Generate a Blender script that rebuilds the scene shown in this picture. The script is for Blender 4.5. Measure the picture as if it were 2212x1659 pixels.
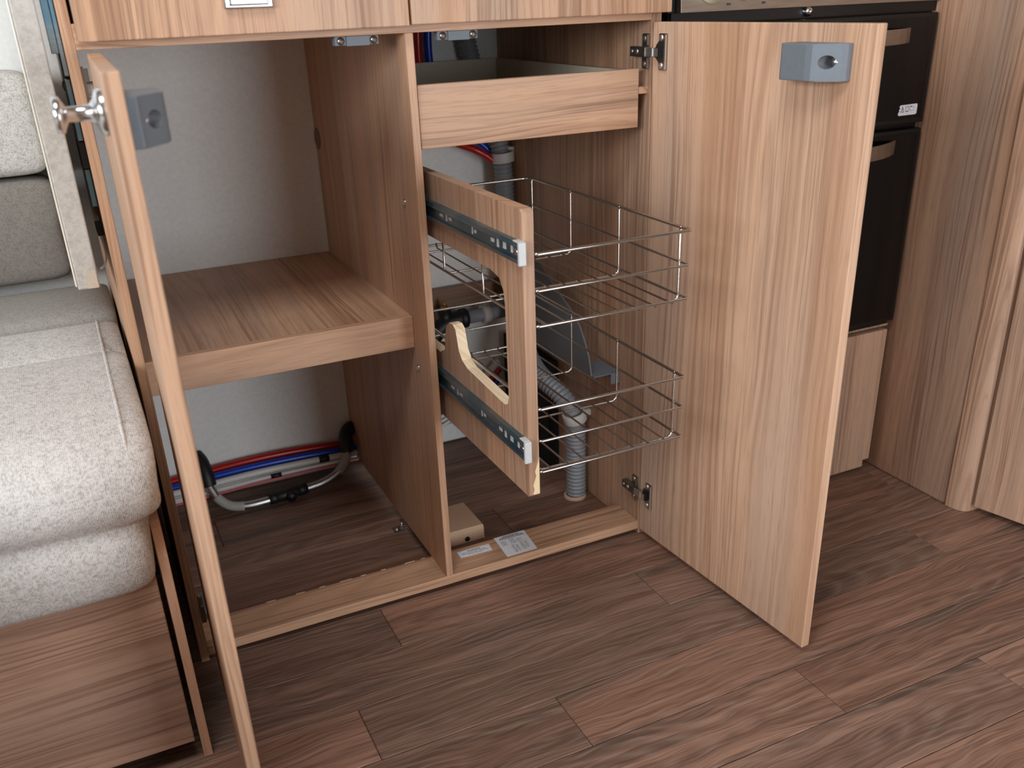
import bpy, bmesh, math, random
from mathutils import Vector, Matrix
for o in list(bpy.data.objects): bpy.data.objects.remove(o, do_unlink=True)
S = bpy.context.scene
COL = S.collection
random.seed(7)
PI = math.pi

# ------------------------------------------------------------------ camera
CAM = Vector((-0.36465, -1.03277, 0.75525))
RM = ((0.90150035, -0.43137681, -0.03480169), (-0.21444649, -0.37540855, -0.90171011), (0.37591198, 0.82035509, -0.43093818))
cd = bpy.data.cameras.new('camera'); cam = bpy.data.objects.new('camera', cd); COL.objects.link(cam)
m = Matrix.Identity(4)
for r in range(3):
    m[r][0] = RM[0][r]; m[r][1] = -RM[1][r]; m[r][2] = -RM[2][r]; m[r][3] = CAM[r]
cam.matrix_world = m
cd.sensor_fit = 'HORIZONTAL'; cd.sensor_width = 36.0; cd.lens = 2001.67 / 2212 * 36
cd.shift_y = 115.88 / 2212; cd.clip_start = 0.02
cd.dof.use_dof = True; cd.dof.focus_distance = 1.12; cd.dof.aperture_fstop = 6.3
S.camera = cam

# ------------------------------------------------------------------ light and exposure
w = bpy.data.worlds.new('daylight'); S.world = w; w.use_nodes = True
w.node_tree.nodes['Background'].inputs[0].default_value = (0.80, 0.89, 1.0, 1)
w.node_tree.nodes['Background'].inputs[1].default_value = 0.3
def area(name, loc, target, sx, sy, power, col=(1, 1, 1)):
    l = bpy.data.lights.new(name, 'AREA'); l.shape = 'RECTANGLE'; l.size = sx; l.size_y = sy
    l.energy = power; l.color = col
    o = bpy.data.objects.new(name, l); COL.objects.link(o); o.location = loc
    o.rotation_euler = (Vector(target) - Vector(loc)).to_track_quat('-Z', 'Y').to_euler()
    return o
area('daylight_roof_window', (-0.55, -0.85, 1.93), (-0.55, -0.85, 0), 0.7, 0.5, 12, (0.97, 0.985, 1.0))
area('daylight_front_window', (-2.26, -1.22, 1.12), (0, -0.6, 0.85), 0.95, 0.75, 25, (0.92, 0.96, 1.0))
area('daylight_side_window', (-1.85, -1.72, 1.12), (-0.2, -0.1, 0.70), 0.6, 0.75, 13, (0.92, 0.96, 1.0))
area('daylight_entrance', (0.45, -1.74, 0.50), (0.3, 0, 0.45), 0.55, 0.86, 11, (0.90, 0.95, 1.0))
area('daylight_sofa_window', (-1.25, 0.40, 1.2), (-1.25, -1, 0.9), 1.1, 0.5, 1.5, (0.92, 0.96, 1.0))
S.view_settings.view_transform = 'Standard'; S.view_settings.look = 'None'
S.view_settings.gamma = 1.0; S.view_settings.use_curve_mapping = False
S.view_settings.exposure = 0.34

# ------------------------------------------------------------------ material helpers
def lin(c):
    return tuple((x / 255 / 12.92) if x / 255 <= 0.04045 else ((x / 255 + 0.055) / 1.055) ** 2.4 for x in c) + (1,)
class NT:
    def __init__(s, name):
        s.m = bpy.data.materials.new(name); s.m.use_nodes = True; s.t = s.m.node_tree
        s.b = s.t.nodes['Principled BSDF']
    def n(s, typ, **kw):
        nd = s.t.nodes.new(typ)
        for k, v in kw.items(): setattr(nd, k, v)
        return nd
    def link(s, a, b): s.t.links.new(a, b)
    def put(s, sock, v):
        if hasattr(v, 'is_output'): s.link(v, sock)
        else: sock.default_value = v
    def math(s, op, a, b=None, c=None):
        nd = s.n('ShaderNodeMath', operation=op)
        s.put(nd.inputs[0], a)
        if b is not None: s.put(nd.inputs[1], b)
        if c is not None: s.put(nd.inputs[2], c)
        return nd.outputs[0]
    def comb(s, x, y, z):
        nd = s.n('ShaderNodeCombineXYZ')
        for i, v in enumerate((x, y, z)): s.put(nd.inputs[i], v)
        return nd.outputs[0]
    def noise(s, vec, scale=1, detail=2, rough=0.5, dist=0):
        nd = s.n('ShaderNodeTexNoise'); s.put(nd.inputs['Vector'], vec)
        nd.inputs['Scale'].default_value = scale; nd.inputs['Detail'].default_value = detail
        nd.inputs['Roughness'].default_value = rough; nd.inputs['Distortion'].default_value = dist
        return nd.outputs[0]
    def ramp(s, fac, stops):
        nd = s.n('ShaderNodeValToRGB'); s.put(nd.inputs[0], fac)
        el = nd.color_ramp.elements
        while len(el) < len(stops): el.new(0.5)
        for e, (p, c) in zip(el, stops):
            e.position = p; e.color = c if len(c) == 4 else tuple(c) + (1,)
        return nd.outputs[0]
    def mix(s, fac, a, b, mode='MIX'):
        nd = s.n('ShaderNodeMix', data_type='RGBA', blend_type=mode)
        s.put(nd.inputs['Factor'], fac); s.put(nd.inputs['A'], a); s.put(nd.inputs['B'], b)
        return nd.outputs['Result']
    def bump(s, h, strength, dist=0.001):
        nd = s.n('ShaderNodeBump'); nd.inputs['Strength'].default_value = strength
        nd.inputs['Distance'].default_value = dist; s.link(h, nd.inputs['Height'])
        s.link(nd.outputs[0], s.b.inputs['Normal'])
    def objco(s):
        return s.n('ShaderNodeTexCoord').outputs['Object']
    def rand(s): return s.n('ShaderNodeObjectInfo').outputs['Random']
    def sep(s, v):
        nd = s.n('ShaderNodeSeparateXYZ'); s.link(v, nd.inputs[0]); return nd.outputs

def plain(name, rgb, rough=0.5, metal=0.0, spec=0.5, grain=0.0):
    t = NT(name); t.b.inputs['Roughness'].default_value = rough; t.b.inputs['Metallic'].default_value = metal
    t.b.inputs['Specular IOR Level'].default_value = spec
    n = t.noise(t.objco(), 180, 3)
    c = lin(rgb); k = max(grain, 0.04)
    t.put(t.b.inputs['Base Color'], t.ramp(n, [(0.3, tuple(x * (1 - k) for x in c[:3])), (0.7, tuple(min(1, x * (1 + k)) for x in c[:3]))]))
    return t.m

def wood(name, axis, light=(201, 160, 129), mid=(177, 136, 106), dark=(131, 96, 74), grey=(174, 149, 130), rough=0.42, fig=1.0, cath=None, seed=0.0, ring=0.26):
    t = NT(name); co = t.sep(t.objco()); r = t.rand()
    x, y, z = co[0], co[1], co[2]
    if axis == 'z': u = t.math('ADD', x, y); v = z
    elif axis == 'x': u = t.math('ADD', z, y); v = x
    else: u = t.math('ADD', x, z); v = y
    off = t.math('MULTIPLY_ADD', r, 9.7, seed)
    low = t.noise(t.comb(t.math('MULTIPLY', u, 7), t.math('MULTIPLY', v, 1.6), off), 1, 2)
    g = t.math('MULTIPLY_ADD', t.math('SUBTRACT', low, 0.5), 0.05 * fig, u)
    bands = t.noise(t.comb(t.math('MULTIPLY', g, 17), t.math('MULTIPLY', v, 0.45), off), 1, 3, 0.6)
    calm = t.noise(t.comb(t.math('MULTIPLY', g, 15), t.math('MULTIPLY', v, 0.9), t.math('ADD', off, 47)), 1, 2)
    calm = t.ramp(calm, [(0.40, (0.16, 0.16, 0.16)), (0.60, (1, 1, 1))])
    hue = t.noise(t.comb(t.math('MULTIPLY', g, 11), t.math('MULTIPLY', v, 0.6), t.math('ADD', off, 31)), 1, 2)
    lines = t.noise(t.comb(t.math('MULTIPLY', g, 260), t.math('MULTIPLY', v, 3.2), off), 1, 2, 0.6)
    pores = t.noise(t.comb(t.math('MULTIPLY', g, 900), t.math('MULTIPLY', v, 26), off), 1, 1)
    if cath: u0, v0, k = cath; u0n = u0
    else:
        u0n = t.math('MULTIPLY', t.math('SUBTRACT', t.math('FRACT', t.math('MULTIPLY', r, 17.3)), 0.5), 0.16)
        v0 = 0.25; k = 0.11
    du = t.math('SUBTRACT', g, u0n); dv = t.math('MULTIPLY', t.math('SUBTRACT', v, v0), k)
    rad = t.math('SQRT', t.math('ADD', t.math('MULTIPLY', du, du), t.math('MULTIPLY', dv, dv)))
    wob = t.noise(t.comb(t.math('MULTIPLY', u, 20), t.math('MULTIPLY', v, 5), off), 1, 2)
    warp = t.noise(t.comb(t.math('MULTIPLY', rad, 55), 0.0, off), 1, 2)
    ph = t.math('MULTIPLY_ADD', warp, 11.0, t.math('MULTIPLY_ADD', wob, 2.2, t.math('MULTIPLY', rad, 480)))
    rings = t.math('POWER', t.math('MULTIPLY_ADD', t.math('SINE', ph), 0.5, 0.5), 2.2)
    msk = t.noise(t.comb(t.math('MULTIPLY', u, 13), t.math('MULTIPLY', v, 1.8), t.math('ADD', off, 5)), 1, 1)
    rings = t.math('MULTIPLY', rings, t.ramp(msk, [(0.38, (0, 0, 0)), (0.62, (1, 1, 1))] if not cath else [(0.36, (0, 0, 0)), (0.58, (1, 1, 1))]))
    base = t.ramp(bands, [(0.36, lin(mid)), (0.46, lin(light)), (0.57, lin(light)), (0.68, lin(mid))])
    base = t.mix(t.ramp(hue, [(0.45, (0, 0, 0)), (0.68, (0.75, 0.75, 0.75))]), base, lin(grey))
    base = t.mix(t.math('MULTIPLY', calm, t.ramp(lines, [(0.36, (0.68, 0.68, 0.68)), (0.52, (0, 0, 0))])), base, lin(dark))
    base = t.mix(t.math('MULTIPLY', rings, ring), base, lin(dark))
    base = t.mix(t.ramp(pores, [(0.30, (0.30, 0.30, 0.30)), (0.42, (0, 0, 0))]), base, lin(dark))
    t.put(t.b.inputs['Base Color'], base)
    t.b.inputs['Roughness'].default_value = rough; t.b.inputs['Specular IOR Level'].default_value = 0.35
    t.bump(lines, 0.06, 0.0004)
    return t.m

def floor_mat():
    t = NT('vinyl_plank'); co = t.sep(t.objco()); r = t.rand()
    u, v = co[1], co[0]
    off = t.math('MULTIPLY', r, 57.0)
    low = t.noise(t.comb(t.math('MULTIPLY', u, 12), t.math('MULTIPLY', v, 3.5), off), 1, 3, 0.6)
    g = t.math('MULTIPLY_ADD', t.math('SUBTRACT', low, 0.5), 0.045, u)
    u0 = t.math('MULTIPLY', t.math('SUBTRACT', t.math('FRACT', t.math('MULTIPLY', r, 13.7)), 0.5), 0.07)
    v0 = t.math('MULTIPLY', t.math('SUBTRACT', t.math('FRACT', t.math('MULTIPLY', r, 29.1)), 0.5), 0.7)
    du = t.math('SUBTRACT', g, u0); dv = t.math('MULTIPLY', t.math('SUBTRACT', v, v0), 0.13)
    rad = t.math('SQRT', t.math('ADD', t.math('MULTIPLY', du, du), t.math('MULTIPLY', dv, dv)))
    wob = t.noise(t.comb(t.math('MULTIPLY', u, 45), t.math('MULTIPLY', v, 16), off), 1, 2)
    rings = t.math('MULTIPLY_ADD', t.math('SINE', t.math('MULTIPLY_ADD', wob, 4.5, t.math('MULTIPLY', rad, 900))), 0.5, 0.5)
    blot = t.noise(t.comb(t.math('MULTIPLY', u, 26), t.math('MULTIPLY', v, 3.2), t.math('ADD', off, 3)), 1, 3, 0.55, 0.4)
    fine = t.noise(t.comb(t.math('MULTIPLY', g, 420), t.math('MULTIPLY', v, 9), off), 1, 3, 0.65)
    strk = t.noise(t.comb(t.math('MULTIPLY', g, 75), t.math('MULTIPLY', v, 2.0), t.math('ADD', off, 9)), 1, 3, 0.6)
    plankc = t.ramp(r, [(0.0, lin((132, 98, 81))), (0.25, lin((156, 118, 99))), (0.5, lin((120, 98, 86))), (0.75, lin((162, 124, 105))), (1.0, lin((138, 110, 95)))])
    base = t.mix(t.ramp(strk, [(0.40, (0.55, 0.55, 0.55)), (0.58, (0, 0, 0))]), plankc, lin((104, 76, 62)))
    base = t.mix(t.ramp(strk, [(0.56, (0, 0, 0)), (0.72, (0.5, 0.5, 0.5))]), base, lin((172, 134, 113)))
    base = t.mix(t.ramp(blot, [(0.54, (0, 0, 0)), (0.70, (0.62, 0.62, 0.62))]), base, lin((88, 74, 66)))
    msk = t.ramp(blot, [(0.46, (0, 0, 0)), (0.62, (1, 1, 1))])
    base = t.mix(t.math('MULTIPLY', t.math('MULTIPLY', t.math('POWER', rings, 4.0), msk), 0.26), base, lin((158, 141, 128)))
    base = t.mix(t.math('MULTIPLY', t.math('POWER', t.math('SUBTRACT', 1.0, rings), 3.0), t.math('MULTIPLY_ADD', msk, 0.20, 0.04)), base, lin((74, 57, 49)))
    base = t.mix(t.ramp(fine, [(0.38, (0.55, 0.55, 0.55)), (0.52, (0, 0, 0))]), base, lin((78, 58, 48)))
    base = t.mix(t.ramp(fine, [(0.56, (0, 0, 0)), (0.70, (0.22, 0.22, 0.22))]), base, lin((182, 156, 138)))
    t.put(t.b.inputs['Base Color'], base)
    t.b.inputs['Roughness'].default_value = 0.5; t.b.inputs['Specular IOR Level'].default_value = 0.3
    t.bump(fine, 0.12, 0.0005)
    return t.m

def fabric(name, light, dark, rough=0.95, scale=1.0, strength=0.5):
    t = NT(name); co = t.objco()
    a = t.noise(co, 520 * scale, 2, 0.7); b = t.noise(co, 150 * scale, 4, 0.6)
    wv = t.n('ShaderNodeTexWave'); t.link(co, wv.inputs['Vector']); wv.inputs['Scale'].default_value = 230 * scale; wv.inputs['Distortion'].default_value = 6
    f = t.math('ADD', t.math('MULTIPLY', a, 0.6), t.math('ADD', t.math('MULTIPLY', b, 0.3), t.math('MULTIPLY', wv.outputs[1], 0.1)))
    t.put(t.b.inputs['Base Color'], t.ramp(f, [(0.36, lin(dark)), (0.56, lin(light))]))
    t.b.inputs['Roughness'].default_value = rough; t.b.inputs['Specular IOR Level'].default_value = 0.1
    t.bump(f, strength, 0.002)
    return t.m

def speckle(name, a, b):
    t = NT(name); co = t.objco()
    n = t.noise(co, 260, 3, 0.7); m2 = t.noise(co, 60, 2)
    f = t.math('ADD', t.math('MULTIPLY', n, 0.7), t.math('MULTIPLY', m2, 0.3))
    t.put(t.b.inputs['Base Color'], t.ramp(f, [(0.36, lin(b)), (0.58, lin(a))]))
    t.b.inputs['Roughness'].default_value = 0.45
    return t.m

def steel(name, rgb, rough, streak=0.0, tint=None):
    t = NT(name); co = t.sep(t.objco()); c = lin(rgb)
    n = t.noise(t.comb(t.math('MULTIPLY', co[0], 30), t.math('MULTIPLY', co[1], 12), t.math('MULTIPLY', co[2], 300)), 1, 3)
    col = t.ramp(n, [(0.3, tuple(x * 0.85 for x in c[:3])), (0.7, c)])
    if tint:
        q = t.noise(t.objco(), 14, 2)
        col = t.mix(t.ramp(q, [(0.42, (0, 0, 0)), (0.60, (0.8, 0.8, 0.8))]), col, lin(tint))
    t.put(t.b.inputs['Base Color'], col)
    t.b.inputs['Metallic'].default_value = 1.0
    t.put(t.b.inputs['Roughness'], t.math('MULTIPLY_ADD', n, streak, rough))
    return t.m

M = {}
M['wz'] = wood('laminate_upright_grain', 'z')
M['wx'] = wood('laminate_long_grain', 'x')
M['wy'] = wood('laminate_depth_grain', 'y', fig=0.6)
M['wdoor_lit'] = wood('laminate_lit_door_grain', 'z', cath=(0.035, 0.06, 0.085), seed=2.0, fig=1.0, ring=0.42, light=(216, 177, 147), mid=(196, 154, 123), dark=(146, 108, 84), grey=(192, 168, 150))  # same laminate, lightened: daylight on the right door painted into the colour
M['wdark'] = wood('laminate_tall_grain', 'z', light=(190, 151, 124), mid=(166, 126, 100), dark=(116, 84, 65), grey=(164, 142, 125), seed=4.0)
M['wbase'] = wood('laminate_bench_grain', 'x', light=(178, 143, 121), mid=(156, 120, 99), dark=(116, 86, 70), grey=(158, 136, 122), seed=6.0, fig=1.3)
M['edge'] = wood('laminate_edge_band', 'z', light=(214, 172, 143), mid=(200, 155, 125), dark=(164, 120, 95), grey=(204, 168, 144), seed=1.0, fig=0.3)
M['ply'] = wood('raw_plywood_edge', 'y', light=(240, 214, 176), mid=(226, 190, 144), dark=(205, 160, 112), grey=(242, 226, 196), fig=0.3, rough=0.6)
M['raw'] = wood('chipped_raw_edge', 'z', light=(228, 202, 160), mid=(216, 182, 136), dark=(190, 150, 110), grey=(226, 208, 176), rough=0.7)
M['floor'] = floor_mat()
M['fab'] = fabric('light_boucle_fabric', (205, 202, 199), (160, 153, 147), scale=0.8, strength=0.6)
M['fabg'] = fabric('grey_flat_fabric', (136, 130, 124), (108, 102, 97), scale=1.1, strength=0.25)
M['fabm'] = fabric('mid_grey_flat_fabric', (158, 154, 148), (128, 124, 119), scale=1.1, strength=0.25)
M['wall'] = plain('cream_wall_board', (234, 236, 233), 0.7, grain=0.03)
M['shell'] = plain('darkened_room_lining', (140, 128, 116), 0.7)  # unseen lining, colour darkened to cut bounce light
M['flap'] = speckle('grey_stone_laminate', (190, 186, 179), (168, 163, 156))
M['flapedge'] = plain('pale_edge_strip', (226, 222, 208), 0.5)
M['chrome'] = steel('chrome_wire', (205, 203, 200), 0.16, 0.08)
M['zinc'] = steel('zinc_sky_tint', (158, 172, 178), 0.40, 0.08, tint=(104, 146, 168))  # blue patches put sky reflections into the metal colour
M['slot'] = plain('slot_shine', (198, 200, 200), 0.35)
M['nickel'] = steel('nickel_hinge', (162, 158, 152), 0.30, 0.1)
M['arm'] = steel('hinge_arm_metal', (226, 224, 222), 0.42)
M['bright'] = steel('bright_metal', (222, 222, 222), 0.18)
M['satin'] = steel('satin_steel', (176, 162, 148), 0.38, 0.1)
M['alu'] = steel('aluminium_tube', (200, 200, 200), 0.32, 0.1)
M['gplast'] = plain('slate_grey_plastic', (108, 116, 124), 0.5)
M['gplate'] = plain('dark_grey_plastic_sheet', (98, 100, 104), 0.55)
M['black'] = plain('black_plastic', (20, 20, 21), 0.5, grain=0.1)
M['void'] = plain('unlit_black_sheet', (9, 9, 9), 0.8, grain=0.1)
M['glass'] = plain('black_oven_glass', (13, 12, 12), 0.12, spec=0.4)
M['ovenb'] = plain('black_enamel', (10, 10, 10), 0.35)
M['cream'] = plain('cream_knob', (214, 204, 178), 0.35)
M['sticker'] = plain('white_label', (232, 234, 240), 0.5)
M['sticker2'] = plain('silver_label', (208, 206, 208), 0.5)
M['ink'] = plain('dark_print', (70, 72, 80), 0.7)
M['ink2'] = plain('faint_print', (150, 152, 165), 0.7)
M['red'] = plain('red_water_pipe_plastic', (176, 26, 20), 0.28)
M['blue'] = plain('blue_water_pipe_plastic', (14, 62, 178), 0.28)
M['white'] = plain('white_cable_sheath', (214, 212, 206), 0.4)
M['tape'] = plain('grey_sleeve', (176, 174, 168), 0.6)
M['hose'] = plain('grey_corrugated_plastic', (140, 144, 150), 0.38)
M['collar'] = plain('pale_grey_clip', (206, 204, 198), 0.5)
M['brass'] = steel('brass_fitting', (196, 160, 92), 0.35)
M['block'] = plain('beige_cover', (206, 172, 144), 0.6)
M['tray'] = plain('beige_drawer_lining', (196, 190, 170), 0.6)
M['batten'] = wood('brown_batten', 'x', light=(150, 112, 88), mid=(128, 92, 70), dark=(96, 68, 52), grey=(132, 106, 88))
M['worktop'] = speckle('grey_worktop', (205, 201, 194), (170, 165, 158))
M['pane'] = plain('window_pane', (235, 240, 245), 0.1)

# ------------------------------------------------------------------ mesh helpers
class MB:
    def __init__(s): s.v = []; s.f = []; s.mi = []; s.cur = 0; s.sm = []; s.smooth = False
    def mat(s, i, smooth=None):
        s.cur = i
        if smooth is not None: s.smooth = smooth
        return s
    def add(s, vs, fs):
        b = len(s.v); s.v += [Vector(q) for q in vs]
        for f in fs:
            s.f.append([b + i for i in f]); s.mi.append(s.cur); s.sm.append(s.smooth)
        return s
    def box(s, x0, x1, y0, y1, z0, z1):
        x0, x1 = min(x0, x1), max(x0, x1); y0, y1 = min(y0, y1), max(y0, y1); z0, z1 = min(z0, z1), max(z0, z1)
        return s.add([(x0, y0, z0), (x1, y0, z0), (x1, y1, z0), (x0, y1, z0), (x0, y0, z1), (x1, y0, z1), (x1, y1, z1), (x0, y1, z1)],
                     [(0, 3, 2, 1), (4, 5, 6, 7), (0, 1, 5, 4), (1, 2, 6, 5), (2, 3, 7, 6), (3, 0, 4, 7)])
    def prism(s, pts, axis, a, b):
        n = len(pts)
        def P(q, t):
            if axis == 'x': return (t, q[0], q[1])
            if axis == 'y': return (q[0], t, q[1])
            return (q[0], q[1], t)
        vs = [P(q, a) for q in pts] + [P(q, b) for q in pts]
        fs = [tuple(range(n - 1, -1, -1)), tuple(range(n, 2 * n))] + [(i, (i + 1) % n, n + (i + 1) % n, n + i) for i in range(n)]
        return s.add(vs, fs)
    def tube(s, pts, r, seg=10, closed=False, cap=True):
        pts = [Vector(q) for q in pts]; n = len(pts)
        rr = r if isinstance(r, (list, tuple)) else [r] * n
        def tan(i):
            if closed: return (pts[(i + 1) % n] - pts[i - 1]).normalized()
            return (pts[min(i + 1, n - 1)] - pts[max(i - 1, 0)]).normalized()
        t0 = tan(0); up = Vector((0, 0, 1)) if abs(t0.z) < 0.9 else Vector((1, 0, 0))
        nrm = (up - t0 * up.dot(t0)).normalized(); vs = []
        for i in range(n):
            t = tan(i); nrm = (nrm - t * nrm.dot(t)).normalized(); bn = t.cross(nrm)
            for k in range(seg):
                a = 2 * PI * k / seg
                vs.append(pts[i] + (nrm * math.cos(a) + bn * math.sin(a)) * rr[i])
        fs = []
        for i in range(n if closed else n - 1):
            j = (i + 1) % n
            for k in range(seg):
                l = (k + 1) % seg
                fs.append((i * seg + k, i * seg + l, j * seg + l, j * seg + k))
        if cap and not closed:
            fs.append(tuple(range(seg - 1, -1, -1))); fs.append(tuple((n - 1) * seg + k for k in range(seg)))
        sm = s.smooth; s.smooth = True; s.add(vs, fs); s.smooth = sm
        return s
    def cyl(s, a, b, r, seg=16, r2=None):
        return s.tube([a, b], [r, r if r2 is None else r2], seg)
    def lathe(s, o, axis, prof, seg=20):
        o = Vector(o); ax = Vector(axis).normalized()
        up = Vector((0, 0, 1)) if abs(ax.z) < 0.9 else Vector((1, 0, 0))
        e1 = (up - ax * up.dot(ax)).normalized(); e2 = ax.cross(e1); vs = []; fs = []
        for (h, r) in prof:
            for k in range(seg):
                a = 2 * PI * k / seg
                vs.append(o + ax * h + (e1 * math.cos(a) + e2 * math.sin(a)) * max(r, 1e-5))
        for i in range(len(prof) - 1):
            for k in range(seg):
                l = (k + 1) % seg; fs.append((i * seg + k, i * seg + l, (i + 1) * seg + l, (i + 1) * seg + k))
        sm = s.smooth; s.smooth = True; s.add(vs, fs); s.smooth = sm
        return s
    def screw(s, c, axis, r=0.0035):
        c = Vector(c); ax = Vector(axis).normalized()
        return s.lathe(c, ax, [(-0.0005, r), (0.0006, r), (0.0013, r * 0.75), (0.0014, r * 0.3), (0.0006, 0)], 12)

WM = {}
def wm(o): return WM.get(o.name, Matrix.Identity(4))
def place(o, world, parent):
    if parent is not None:
        o.parent = parent; o.matrix_basis = wm(parent).inverted() @ world
    else: o.matrix_basis = world
    WM[o.name] = world.copy()
def build(name, mb, mats, parent=None, space=None, bevel=0.0, seg=2, subsurf=0, origin=None):
    sp = space or Matrix.Identity(4)
    xs = [v.x for v in mb.v]; ys = [v.y for v in mb.v]; zs = [v.z for v in mb.v]
    c = Vector(((min(xs) + max(xs)) / 2, (min(ys) + max(ys)) / 2, (min(zs) + max(zs)) / 2)) if origin is None else Vector(origin)
    me = bpy.data.meshes.new(name); me.from_pydata([v - c for v in mb.v], [], mb.f)
    mats = mats if isinstance(mats, (list, tuple)) else [mats]
    for q in mats: me.materials.append(M[q] if isinstance(q, str) else q)
    for p, i, sm in zip(me.polygons, mb.mi, mb.sm): p.material_index = min(i, len(mats) - 1); p.use_smooth = sm
    bm = bmesh.new(); bm.from_mesh(me); bmesh.ops.recalc_face_normals(bm, faces=bm.faces); bm.to_mesh(me); bm.free()
    me.update()
    o = bpy.data.objects.new(name, me); COL.objects.link(o)
    place(o, sp @ Matrix.Translation(c), parent)
    if bevel:
        b = o.modifiers.new('Bevel', 'BEVEL'); b.width = bevel; b.segments = seg; b.limit_method = 'ANGLE'; b.angle_limit = 0.7
    if subsurf:
        b = o.modifiers.new('Subdivision', 'SUBSURF'); b.levels = subsurf; b.render_levels = subsurf
    return o
def tag(o, label, cat, group=None):
    o['label'] = label; o['category'] = cat
    if group: o['group'] = group
    return o
def thing(name, loc, label, cat, group=None):
    o = bpy.data.objects.new(name, None); COL.objects.link(o); o.empty_display_size = 0.05
    place(o, Matrix.Translation(Vector(loc)), None)
    return tag(o, label, cat, group)
def struct(o, label=None):
    o['kind'] = 'structure'
    if label: o['label'] = label
    return o
def bx(*a): return MB().box(*a)
def smooth_path(pts, n=8):
    pts = [Vector(p) for p in pts]; out = []
    for i in range(len(pts) - 1):
        p0 = pts[max(i - 1, 0)]; p1 = pts[i]; p2 = pts[i + 1]; p3 = pts[min(i + 2, len(pts) - 1)]
        for k in range(n):
            t = k / n
            out.append(0.5 * ((2 * p1) + (p2 - p0) * t + (2 * p0 - 5 * p1 + 4 * p2 - p3) * t * t + (3 * p1 - p0 - 3 * p2 + p3) * t ** 3))
    out.append(pts[-1]); return out

# ------------------------------------------------------------------ room shell
YB = 0.4526; XL = -2.30; XR = 1.55; YF = -1.76; HC = 1.95
fl = struct(build('floor', bx(XL, XR, YF, YB + 0.03, -0.03, -0.004), 'floor'), 'dark brown wood-look vinyl plank floor')
PW, PL = 0.0895, 0.864
JO = {0: -0.186, 1: 0.030, 2: 0.313, 3: 0.523, -1: 0.254, -2: -0.100, -3: 0.42, -4: 0.15, -5: -0.3, -6: 0.6, 4: 0.11, 5: 0.36, 6: -0.2}
def plank_mesh(w, l):
    b = 0.0008; hx, hy = l / 2 - 0.0003, w / 2 - 0.0004; mb = MB()
    vs = [(-hx, -hy, -0.004), (hx, -hy, -0.004), (hx, hy, -0.004), (-hx, hy, -0.004),
          (-hx, -hy, -b), (hx, -hy, -b), (hx, hy, -b), (-hx, hy, -b),
          (-hx + b, -hy + b, 0), (hx - b, -hy + b, 0), (hx - b, hy - b, 0), (-hx + b, hy - b, 0)]
    fs = [(8, 9, 10, 11)]
    for k in range(4):
        l2 = (k + 1) % 4; fs += [(k, l2, 4 + l2, 4 + k), (4 + k, 4 + l2, 8 + l2, 8 + k)]
    me = bpy.data.meshes.new('plank'); me.from_pydata(vs, [], fs); me.materials.append(M['floor']); me.update()
    return me
PM = plank_mesh(PW, PL)
for row in range(-6, 12):
    y1 = -0.1765 - PW * row; yc = y1 - PW / 2
    if yc + PW / 2 > YB + 0.05 or yc < -1.3: continue
    j = JO.get(row, (row * 0.37) % PL)
    k0 = math.floor((-1.35 - j) / PL)
    for k in range(k0, k0 + 5):
        xc = j + PL * (k + 0.5)
        if xc - PL / 2 > 0.86 or xc + PL / 2 < -1.3: continue
        o = bpy.data.objects.new('plank', PM); COL.objects.link(o)
        place(o, Matrix.Translation((xc, yc, 0)), fl)
def wall_with_hole(name, axis, at0, at1, a0, a1, holes):
    mb = MB(); cuts = sorted(holes)
    def bb(p0, p1, z0, z1):
        if p1 - p0 < 1e-4 or z1 - z0 < 1e-4: return
        if axis == 'y': mb.box(p0, p1, at0, at1, z0, z1)
        else: mb.box(at0, at1, p0, p1, z0, z1)
    p = a0
    for (h0, h1, z0, z1) in cuts:
        bb(p, h0, 0, HC); bb(h0, h1, 0, z0); bb(h0, h1, z1, HC); p = h1
    bb(p, a1, 0, HC)
    return mb
struct(build('wall_back', wall_with_hole('w', 'y', YB, YB + 0.03, XL, XR, [(-1.85, -0.65, 0.92, 1.5)]), 'wall'), 'cream board wall behind the cupboard and sofa')
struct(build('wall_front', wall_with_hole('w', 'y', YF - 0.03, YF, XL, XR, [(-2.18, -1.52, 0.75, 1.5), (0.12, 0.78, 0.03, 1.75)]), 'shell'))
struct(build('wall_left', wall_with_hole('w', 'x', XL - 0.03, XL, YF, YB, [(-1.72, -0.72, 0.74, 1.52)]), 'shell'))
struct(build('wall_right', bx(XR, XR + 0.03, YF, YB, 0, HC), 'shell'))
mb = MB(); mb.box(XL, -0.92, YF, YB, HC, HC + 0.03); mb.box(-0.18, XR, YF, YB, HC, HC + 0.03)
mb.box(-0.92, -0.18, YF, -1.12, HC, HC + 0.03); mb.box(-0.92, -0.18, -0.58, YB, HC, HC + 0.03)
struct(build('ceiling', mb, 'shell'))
def frame_y(name, x0, x1, z0, z1, y):
    b = MB(); t = 0.03
    b.box(x0, x1, y - 0.012, y + 0.012, z0, z0 + t); b.box(x0, x1, y - 0.012, y + 0.012, z1 - t, z1)
    b.box(x0, x0 + t, y - 0.012, y + 0.012, z0 + t, z1 - t); b.box(x1 - t, x1, y - 0.012, y + 0.012, z0 + t, z1 - t)
    return struct(build(name, b, 'black'))
frame_y('window_1', -1.85, -0.65, 0.92, 1.5, YB + 0.015)
frame_y('window_2', -2.18, -1.52, 0.75, 1.5, YF - 0.015)
frame_y('door_1', 0.12, 0.78, 0.03, 1.75, YF - 0.015)

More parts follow.
